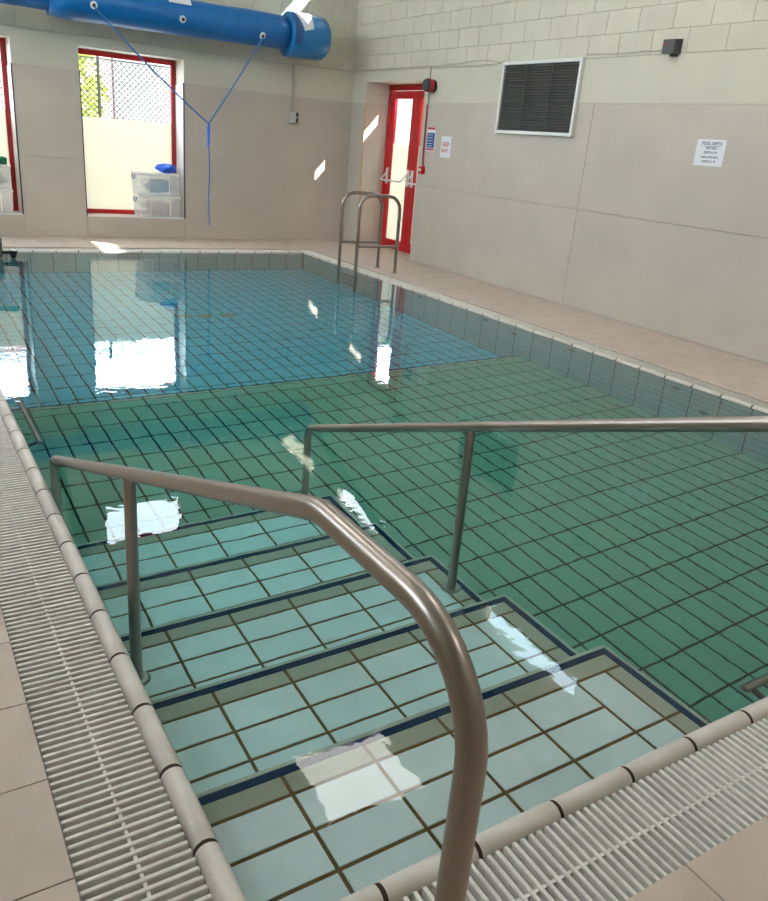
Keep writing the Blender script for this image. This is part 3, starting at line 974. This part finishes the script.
rope = empty('hanging_rope', (3.366, 9.60, 0.27)); tag(rope, 'blue rope hanging in a Y from the rolled pool cover', 'rope')
yr = 9.585
knot = Vector((3.33, yr, 1.54))
pa = on_roll(1.97, 196, 0.226); pb_ = on_roll(4.08, 210, 0.226)
def sag(a, b, s, n=10):
    return [a.lerp(b, i / n) - Vector((0, 0, s * 4 * (i / n) * (1 - i / n))) for i in range(n + 1)]
MB().tube(sag(pa, knot, 0.04), 0.0095, 8).build('strand', 'rope_blue', rope)
MB().tube(sag(pb_, knot, 0.015), 0.0095, 8).build('strand', 'rope_blue', rope)
MB().tube([knot + Vector((0, 0, 0.015)), knot - Vector((0, 0, 0.05)), knot - Vector((0.004, 0, 0.27))], 0.015, 10, True, [0.012, 0.020, 0.014]).build('knot', 'bag_blue', rope)
MB().tube([knot - Vector((0, 0, 0.25)), knot + Vector((0.012, 0, -0.6)), knot + Vector((-0.004, 0, -0.95)), knot + Vector((0.01, 0, -1.27))], 0.0095, 8).build('tail', 'rope_blue', rope)

# ------------------------------------------------------------------ wall fittings
sk = empty('wall_socket', (4.83, YF, 1.65)); tag(sk, 'grey double socket box with dark openings under a vertical conduit', 'socket')
boxo('body', 'grey_box', sk, 4.76, 4.915, YF - 0.05, YF, 1.655, 1.815, ch=0.006)
for z in (1.70, 1.775):
    boxo('outlet', 'black_plastic', sk, 4.862, 4.902, YF - 0.056, YF - 0.048, z - 0.028, z + 0.028, ch=0.003)
boxo('conduit', 'cable', sk, 4.808, 4.838, YF - 0.022, YF, 1.81, 2.42)

gv = empty('vent_grille', (XR, 6.12, 1.70)); tag(gv, 'large dark louvred vent grille in a white frame', 'vent')
g0, g1, h0, h1 = 5.49, 6.745, 1.70, 2.445
fw = 0.035
for nm, b in (('frame_rail', (g0, g1, h0, h0 + fw)), ('frame_rail', (g0, g1, h1 - fw, h1)), ('frame_stile', (g0, g0 + fw, h0 + fw, h1 - fw)), ('frame_stile', (g1 - fw, g1, h0 + fw, h1 - fw))):
    boxo(nm, 'white_metal', gv, XR - 0.045, XR, *b, ch=0.004)
boxo('back_plate', 'black_plastic', gv, XR - 0.006, XR - 0.001, g0 + fw, g1 - fw, h0 + fw, h1 - fw)
ns = 24
base = None
for i in range(ns):
    z = h0 + fw + (i + 0.5) * (h1 - h0 - 2 * fw) / ns
    m = MB()
    a, b, c, d = XR - 0.036, XR - 0.010, g0 + fw, g1 - fw
    m.add([(a, c, z - 0.012), (b, c, z + 0.010), (b, d, z + 0.010), (a, d, z - 0.012), (a, c, z - 0.015), (b, c, z + 0.007), (b, d, z + 0.007), (a, d, z - 0.015)],
          [(0, 1, 2, 3), (7, 6, 5, 4), (0, 3, 7, 4), (1, 5, 6, 2), (0, 4, 5, 1), (3, 2, 6, 7)])
    if base is None:
        base = m.build('slat', 'louvre', gv); z_first = z
    else:
        o = base.copy(); COL.objects.link(o); o.location = (base.location.x, base.location.y, base.location.z + z - z_first)
for y in (5.91, 6.33):
    boxo('mullion', 'louvre', gv, XR - 0.040, XR - 0.034, y - 0.004, y + 0.004, h0 + fw, h1 - fw)

bell = empty('alarm_sounder', (XR, 8.135, 2.22)); tag(bell, 'round red and black alarm sounder above the exit door side', 'alarm')
MB().disc((XR, 8.135, 2.22), (-1, 0, 0), 0.072, 0.05, 24).build('base', 'black_plastic', bell)
MB().disc((XR - 0.05, 8.135, 2.22), (-1, 0, 0), 0.082, 0.055, 24, 0.082).build('housing', 'red_paint', bell)
MB().disc((XR - 0.105, 8.135, 2.22), (-1, 0, 0), 0.083, 0.03, 24, 0.070).build('sounder_grille', 'dark_grey', bell)

cp = empty('fire_call_point', (XR, 8.2, 1.15)); tag(cp, 'small red fire call point with red conduit beside the exit door', 'call point')
boxo('box', 'red_paint', cp, XR - 0.05, XR, 8.155, 8.245, 1.150, 1.245, ch=0.005)
boxo('button', 'white_plastic', cp, XR - 0.054, XR - 0.048, 8.185, 8.225, 1.185, 1.215)
MB().tube([(XR - 0.014, 8.20, 1.24), (XR - 0.014, 8.215, 1.42), (XR - 0.014, 8.225, 2.0)], 0.010, 8).build('conduit', 'dark_red', cp)
MB().tube([(XR - 0.012, 8.225, 2.0), (XR - 0.012, 8.228, 2.44)], 0.009, 8).build('conduit', 'cable', cp)

sp = empty('wall_sensor', (XR, 4.38, 2.43)); tag(sp, 'small dark box sensor with a red lamp high on the side wall', 'sensor')
m = MB()
m.add([(XR, 4.32, 2.43), (XR, 4.44, 2.43), (XR, 4.44, 2.55), (XR, 4.32, 2.55), (XR - 0.085, 4.335, 2.425), (XR - 0.095, 4.455, 2.425), (XR - 0.095, 4.455, 2.54), (XR - 0.085, 4.335, 2.54)],
      [(0, 3, 2, 1), (4, 5, 6, 7), (0, 1, 5, 4), (1, 2, 6, 5), (2, 3, 7, 6), (3, 0, 4, 7)])
m.build('housing', 'dark_grey', sp)
MB().disc((XR - 0.090, 4.42, 2.50), (-1, 0, 0), 0.012, 0.006, 14).build('lamp', 'dark_red', sp)
boxo('mount', 'black_plastic', sp, XR - 0.03, XR, 4.35, 4.41, 2.41, 2.44)

def cable_run(lab, pts, r=0.0055, mat='cable'):
    o = MB().tube(pts, r, 6).build('wall_cable', mat)
    tag(o, lab, 'cable', 'thin cables clipped along the walls')
j = lambda: random.uniform(-0.006, 0.006)
cable_run('thin grey cable clipped along the window wall under the blue roll', [(XL + 0.05 + 0.25 * i, YF - 0.006, 2.418 + j() + (0.022 if i > 28 else 0)) for i in range(32)] + [(XR - 0.01, YF - 0.006, 2.446)])
cable_run('thin grey cable running from the room corner over the exit door to the grille', [(XR - 0.006, YF - 0.01 - 0.2 * i, 2.455 + j() + 0.03 * math.exp(-((i - 15.5) / 2.2) ** 2)) for i in range(17)] + [(XR - 0.006, 6.84, 2.452), (XR - 0.006, 6.76, 2.452)])
cable_run('second grey cable dipping between the alarm sounder and the grille', [(XR - 0.006, 8.22 - 0.2 * i, 2.425 + j() * 0.7) for i in range(7)] + [(XR - 0.006, 6.88, 2.44), (XR - 0.006, 6.80, 2.455)])
cable_run('grey cable from the grille to the dark box sensor', [(XR - 0.006, 5.48 - 0.15 * i, 2.468 + j()) for i in range(7)] + [(XR - 0.006, 4.46, 2.49)])

def text(body, size, mat, parent, loc, rot, align='CENTER', sx=1.0):
    cu = bpy.data.curves.new('lettering', 'FONT')
    cu.body = body; cu.size = size; cu.align_x = align; cu.align_y = 'CENTER'; cu.extrude = 0.0004; cu.offset = size * 0.02
    cu.materials.append(MAT[mat])
    tmp = bpy.data.objects.new('lettering', cu)
    me = bpy.data.meshes.new_from_object(tmp)
    bpy.data.objects.remove(tmp)
    o = bpy.data.objects.new('lettering', me)
    COL.objects.link(o)
    setparent(o, parent)
    o.location = loc; o.rotation_euler = rot; o.scale = (sx, 1, 1)
    return o
RW = BASIS['-x'].to_euler()
nb = empty('notice', (XR, 3.79, 1.52)); tag(nb, 'white laminated pool depth notice alone on the beige side wall', 'notice', 'notices on the side wall')
boxo('sheet', 'paper', nb, XR - 0.003, XR, 3.642, 3.942, 1.521, 1.738)
for i, (tx, sz, sc) in enumerate((('POOL DEPTH', 0.036, 0.95), ('DEEP END', 0.026, 0.95), ('DEPTH 4\' 4"', 0.028, 0.95), ('SHALLOW END', 0.026, 0.95), ('DEPTH 3\' 4"', 0.028, 0.95))):
    text(tx, sz, 'ink', nb, (XR - 0.0034, 3.785 + 0.0 * i, 1.703 - i * 0.037), RW, sx=sc)
boxo('underline', 'ink', nb, XR - 0.0036, XR - 0.003, 3.69, 3.88, 1.680, 1.683)
n2 = empty('notice', (XR, 7.74, 1.38)); tag(n2, 'white notice with two lines of red capitals beside the blue fire notice', 'notice', 'notices on the side wall')
boxo('sheet', 'paper', n2, XR - 0.003, XR, 7.632, 7.846, 1.380, 1.632)
text('KEEP', 0.072, 'red_ink', n2, (XR - 0.0034, 7.745, 1.535), RW, sx=0.95)
text('SHUT', 0.062, 'red_ink', n2, (XR - 0.0034, 7.755, 1.462), RW, sx=0.9)
n1 = empty('notice', (XR, 8.09, 1.44)); tag(n1, 'blue fire action notice with red bars above and below', 'notice', 'notices on the side wall')
boxo('sheet', 'paper', n1, XR - 0.003, XR, 7.995, 8.185, 1.440, 1.735)
boxo('red_bar', 'red_ink', n1, XR - 0.004, XR - 0.003, 8.0, 8.18, 1.705, 1.732)
boxo('red_bar', 'red_ink', n1, XR - 0.004, XR - 0.003, 7.998, 8.182, 1.452, 1.474)
boxo('blue_field', 'navy_ink', n1, XR - 0.004, XR - 0.003, 8.004, 8.176, 1.482, 1.665)
for z in (1.64, 1.605, 1.57, 1.535, 1.505):
    boxo('print_line', 'paper', n1, XR - 0.0046, XR - 0.004, 8.05, 8.165, z - 0.003, z + 0.003)

# ------------------------------------------------------------------ storage boxes and bags on the sills
def crate(x0, x1, y0, y1, z0, z1, lab):
    t = empty('storage_box', ((x0 + x1) / 2, (y0 + y1) / 2, z0)); tag(t, lab, 'storage box', 'clear storage boxes on the window sills')
    b = 0.02; lidh = 0.028
    zt = z1 - lidh
    def ring(d, z): return [(x0 + d, y0 + d, z), (x1 - d, y0 + d, z), (x1 - d, y1 - d, z), (x0 + d, y1 - d, z)]
    v = ring(b, z0) + ring(0.006, zt) + ring(0.010, zt) + ring(b + 0.004, z0 + 0.004)
    f = [(0, 3, 2, 1)]
    for k in range(4):
        n = (k + 1) % 4
        f += [(k, n, 4 + n, 4 + k), (4 + k, 4 + n, 8 + n, 8 + k), (8 + k, 8 + n, 12 + n, 12 + k)]
    f.append((12, 13, 14, 15))
    MB().add(v, f).build('body', 'clear_plastic', t)
    boxo('lid', 'white_plastic', t, x0, x1, y0, y1, zt, z1, ch=0.006)
    for xx in (x0 + 0.17, x1 - 0.15):
        MB().add([(xx - 0.006, y0 + b - 0.008, z0 + 0.01), (xx + 0.006, y0 + b - 0.008, z0 + 0.01), (xx + 0.006, y0 + 0.000, zt - 0.01), (xx - 0.006, y0 + 0.000, zt - 0.01),
                  (xx - 0.006, y0 + b, z0 + 0.01), (xx + 0.006, y0 + b, z0 + 0.01), (xx + 0.006, y0 + 0.008, zt - 0.01), (xx - 0.006, y0 + 0.008, zt - 0.01)],
                 [(0, 1, 2, 3), (7, 6, 5, 4), (0, 3, 7, 4), (1, 5, 6, 2), (0, 4, 5, 1), (3, 2, 6, 7)]).build('moulded_rib', 'white_plastic', t)
    for xx in (x0 - 0.006,):
        m = MB(); yc = (y0 + y1) / 2 - 0.03
        m.tube(fillet([(xx, yc - 0.05, z1 - 0.03), (xx - 0.006, yc - 0.045, z1 - 0.085), (xx - 0.006, yc + 0.045, z1 - 0.085), (xx, yc + 0.05, z1 - 0.03)], 0.015, 4), 0.007, 8)
        m.build('latch', 'navy_ink', t)
    return t
def blob(name, mat, c, r, seed, parent=None, sq=0.25):
    rnd = random.Random(seed)
    ph = [rnd.uniform(0, 6.28) for _ in range(6)]
    v, f = [], []
    nu, nv = 18, 10
    for j in range(nv + 1):
        th = math.pi * j / nv
        for i in range(nu):
            a = 2 * math.pi * i / nu
            k = 1 + sq * (math.sin(3 * a + ph[0]) * math.sin(2 * th + ph[1]) + 0.5 * math.sin(5 * a + ph[2] + 2 * th) * math.sin(th))
            v.append((c[0] + math.cos(a) * math.sin(th) * r[0] * k, c[1] + math.sin(a) * math.sin(th) * r[1] * k, c[2] + math.cos(th) * r[2] * (1 + 0.5 * sq * math.sin(4 * a + ph[3]) * math.sin(th))))
    for j in range(nv):
        for i in range(nu):
            l = (i + 1) % nu
            f.append((j * nu + i, (j + 1) * nu + i, (j + 1) * nu + l, j * nu + l))
    return MB().add(v, f, True).build(name, mat, parent)
by0, by1 = YF + 0.015, YF + 0.325
zs = 0.2805
crate(2.585, 3.175, by0, by1, zs, zs + 0.285, 'clear plastic storage box at the bottom of the pair in the middle window')
crate(2.570, 3.170, by0, by1, zs + 0.287, zs + 0.578, 'clear plastic storage box with blue cloth on top of the pair in the middle window')
blob('grey_rag', 'cloth_grey', (2.88, (by0 + by1) / 2, zs + 0.115), (0.19, 0.10, 0.09), 3)
tag(bpy.data.objects['grey_rag'], 'crumpled grey cloth inside the lower clear storage box', 'cloth')
blob('blue_cloth', 'cloth_blue', (2.91, (by0 + by1) / 2, zs + 0.287 + 0.115), (0.18, 0.10, 0.095), 5)
tag(bpy.data.objects['blue_cloth'], 'folded blue cloth inside the upper clear storage box', 'cloth')
blob('blue_bag', 'bag_blue', (3.02, by0 + 0.12, zs + 0.578 + 0.066), (0.135, 0.09, 0.062), 9, sq=0.45)
tag(bpy.data.objects['blue_bag'], 'crumpled bright blue plastic bag on top of the storage boxes', 'bag')
crate(0.45, 1.03, by0, by1, zs, zs + 0.285, 'clear plastic storage box at the bottom of the stack in the cropped window')
crate(0.44, 1.025, by0, by1, zs + 0.287, zs + 0.578, 'clear plastic storage box on top of the stack in the cropped window')
blob('red_towel', 'pink_cloth', (0.80, (by0 + by1) / 2, zs + 0.055), (0.13, 0.08, 0.035), 11)
tag(bpy.data.objects['red_towel'], 'red folded towel inside the lower box of the cropped window', 'towel')
blob('grey_towel', 'cloth_grey', (0.80, (by0 + by1) / 2, zs + 0.287 + 0.115), (0.17, 0.10, 0.09), 12)
tag(bpy.data.objects['grey_towel'], 'grey folded towel inside the upper box of the cropped window', 'towel')
o = boxo('green_kneeler', 'green_felt', None, 0.55, 0.99, by0 + 0.03, by1 - 0.04, zs + 0.580, zs + 0.665, ch=0.012)
tag(o, 'dark green foam block on top of the boxes in the cropped window', 'foam block')

# ------------------------------------------------------------------ pool hoist at the far end of the long coping
HY = 8.55
ho = empty('pool_hoist', (-0.42, HY, 0)); tag(ho, 'dark pool hoist arm with a black clamp low over the water, cut by the frame', 'hoist')
MB().disc((-0.42, HY, 0), (0, 0, 1), 0.13, 0.012, 24).build('base_plate', 'dark_grey', ho)
MB().tube([(-0.42, HY, 0.01), (-0.42, HY, 1.25)], 0.045, 18).build('mast', 'olive_grey', ho)
MB().tube([(-0.42, HY, 0.11), (0.62, HY, 0.11)], 0.030, 16).build('arm', 'olive_grey', ho)
MB().tube([(0.617, HY, 0.20), (0.617, HY, 0.0)], 0.028, 16).build('drop_post', 'olive_grey', ho)
boxo('clamp_bar', 'black_plastic', ho, 0.63, 0.735, HY - 0.025, HY + 0.025, 0.030, 0.065, ch=0.006)
m = MB(); m.tube([(0.745, HY, -0.012), (0.748, HY, 0.02), (0.752, HY, 0.068)], 0.03, 14, True, [0.022, 0.034, 0.044]); m.build('clamp', 'black_plastic', ho)
MB().disc((0.742, HY, 0.068), (0.0, 0, 1), 0.036, 0.014, 16, 0.022).build('knob', 'white_plastic', ho)

# ------------------------------------------------------------------ ceiling light panels: one shows mirrored, the rest are added, unseen fill light
LBL = {(3.27, 4.65): 'mirrored in the water over the top step', (3.27, 1.35): 'added as unseen fill above the open side of the pool steps', (3.27, -1.95): 'added as unseen fill behind the camera nearer the door wall',
       (0.1, 4.65): 'added as unseen fill above the coping at the drop', (0.1, 7.95): 'added as unseen fill above the pool hoist'}
for x in (3.27, 0.1):
    for y in ((4.65, 1.35, -1.95) if x > 1 else (7.95, 4.65)):
        t = empty('ceiling_light', (x, y, ZC)); tag(t, 'square opal ceiling light panel %s' % LBL[(x, y)], 'ceiling light', 'opal light panels in the ceiling')
        m = MB()
        for b in ((x - 0.62, x + 0.62, y - 0.52, y - 0.475), (x - 0.62, x + 0.62, y + 0.475, y + 0.52), (x - 0.62, x - 0.575, y - 0.475, y + 0.475), (x + 0.575, x + 0.62, y - 0.475, y + 0.475)):
            m.box(*b, ZC - 0.05, ZC)
        m.build('frame', 'white_metal', t)
        boxo('diffuser', 'light_panel', t, x - 0.575, x + 0.575, y - 0.475, y + 0.475, ZC - 0.035, ZC - 0.02)

# ------------------------------------------------------------------ outside
gr = boxo('ground_outside', 'ground', None, -25, 40, YF + 0.43, 45, -0.35, -0.12)
tag(gr, 'pale paved yard outside the windows', kind='structure')
gl = boxo('ground_lawn', 'ground', None, -25, XL - 0.31, -25, YF + 0.42, -0.35, -0.12)
tag(gl, 'pale paved yard outside the side windows', kind='structure')
gr = boxo('ground_yard', 'ground', None, XR + 0.49, 40, -25, YF + 0.42, -0.35, -0.12)
tag(gr, 'pale paved yard outside the exit door', kind='structure')
st = empty('sun_blocker', (7.45, 7.4, -0.12)); tag(st, 'unseen block added in the yard to limit the sun through the exit door', 'sun blocker')  # added unseen mass, keeps sun off most of the door glass
boxo('wall', 'house_brick', st, 7.35, 9.2, 5.6, 8.95, -0.12, 3.16)
m = MB(); m.box(7.35, 9.3, 5.5, 8.95, 3.16, 3.20); m.box(7.35, 7.45, 5.6, 7.95, 3.20, 4.2); m.build('roof', 'roof_tile', st)  # thin upper fin cuts the sun to the nearer door leaf
def fence(name_lab, p0, p1, h):
    t = empty('chain_link_fence', p0); tag(t, name_lab, 'fence', 'chain link fences outside')
    p0, p1 = Vector(p0), Vector(p1)
    d = (p1 - p0); ln = d.length; d.normalize()
    n = int(ln / 2.4)
    for i in range(n + 1):
        q = p0 + d * (ln * i / n)
        MB().tube([q, q + Vector((0, 0, h + 0.1))], 0.025, 10).build('post', 'wire', t)
    m = MB()
    for z in (0.15, h): m.tube([p0 + Vector((0, 0, z)), p1 + Vector((0, 0, z))], 0.012, 6)
    m.build('line_wire', 'wire', t)
    m = MB(); s = 0.09
    k = -int(h / s)
    while k * s < ln:
        for sg in (1, -1):
            a0, a1 = k * s, k * s + h
            z0, z1 = (0, h) if sg > 0 else (h, 0)
            b0, b1 = max(a0, 0), min(a1, ln)
            if b1 - b0 < 0.05: continue
            f0, f1 = (b0 - a0) / h, (b1 - a0) / h
            off = d.cross(Vector((0, 0, 1))) * 0.003 * sg
            m.tube([p0 + d * b0 + Vector((0, 0, z0 + (z1 - z0) * f0)) + off, p0 + d * b1 + Vector((0, 0, z0 + (z1 - z0) * f1)) + off], 0.0085, 3, False)
        k += 1
    o = m.build('wire_mesh', 'wire', t); o['kind'] = 'stuff'
fence('grey chain link fence seen through the upper window glass', (-2.0, 13.2, -0.12), (7.6, 13.2, -0.12), 2.5)
hs = empty('house', (12, 25, -0.12)); tag(hs, 'plain pale house beyond the chain link fence', 'house')
boxo('wall', 'house_white', hs, 5.95, 22, 25, 33, -0.12, 4.0)
m = MB(); m.add([(5.6, 24.6, 4.0), (22.4, 24.6, 4.0), (22.4, 33.4, 4.0), (5.6, 33.4, 4.0), (8, 29, 4.6), (20, 29, 4.6)], [(0, 3, 2, 1), (0, 1, 5, 4), (1, 2, 5), (2, 3, 4, 5), (3, 0, 4)]); m.build('roof', 'roof_tile', hs)
hb = empty('brick_house', (2.5, 22, -0.12)); tag(hb, 'dull brick house behind the bush outside the window', 'house')
boxo('wall', 'house_brick', hb, -3.0, 5.15, 22, 28, -0.12, 3.6)
m = MB(); m.add([(-3.4, 21.6, 3.6), (5.3, 21.6, 3.6), (5.3, 28.4, 3.6), (-3.4, 28.4, 3.6), (-1, 25, 5.4), (4, 25, 5.4)], [(0, 3, 2, 1), (0, 1, 5, 4), (1, 2, 5), (2, 3, 4, 5), (3, 0, 4)]); m.build('roof', 'roof_tile', hb)
bu = empty('bush', (3.1, 15.6, -0.12)); tag(bu, 'yellow-green leafy bush behind the fence', 'bush')
m = MB(); rb = random.Random(4)
for i in range(900):
    u, v2, w = rb.gauss(0, 1), rb.gauss(0, 1), rb.gauss(0, 1)
    q = math.sqrt(u * u + v2 * v2 + w * w) or 1
    rr = rb.uniform(0.55, 1.0)
    c = Vector((2.75 + u / q * 0.75 * rr, 15.6 + v2 / q * 0.7 * rr, 1.95 + w / q * 0.95 * rr))
    a = Vector((rb.uniform(-1, 1), rb.uniform(-1, 1), rb.uniform(-1, 1))).normalized() * 0.10
    b = a.cross(Vector((rb.uniform(-1, 1), rb.uniform(-1, 1), rb.uniform(-1, 1)))).normalized() * 0.045
    m.add([c - a, c + b, c + a, c - b], [(0, 1, 2, 3)])
m.build('foliage', 'leaf', bu)
MB().tube([(2.75, 15.6, -0.12), (2.77, 15.6, 0.8), (2.75, 15.62, 1.8)], 0.05, 8, True, [0.06, 0.05, 0.03]).build('stem', 'bark', bu)
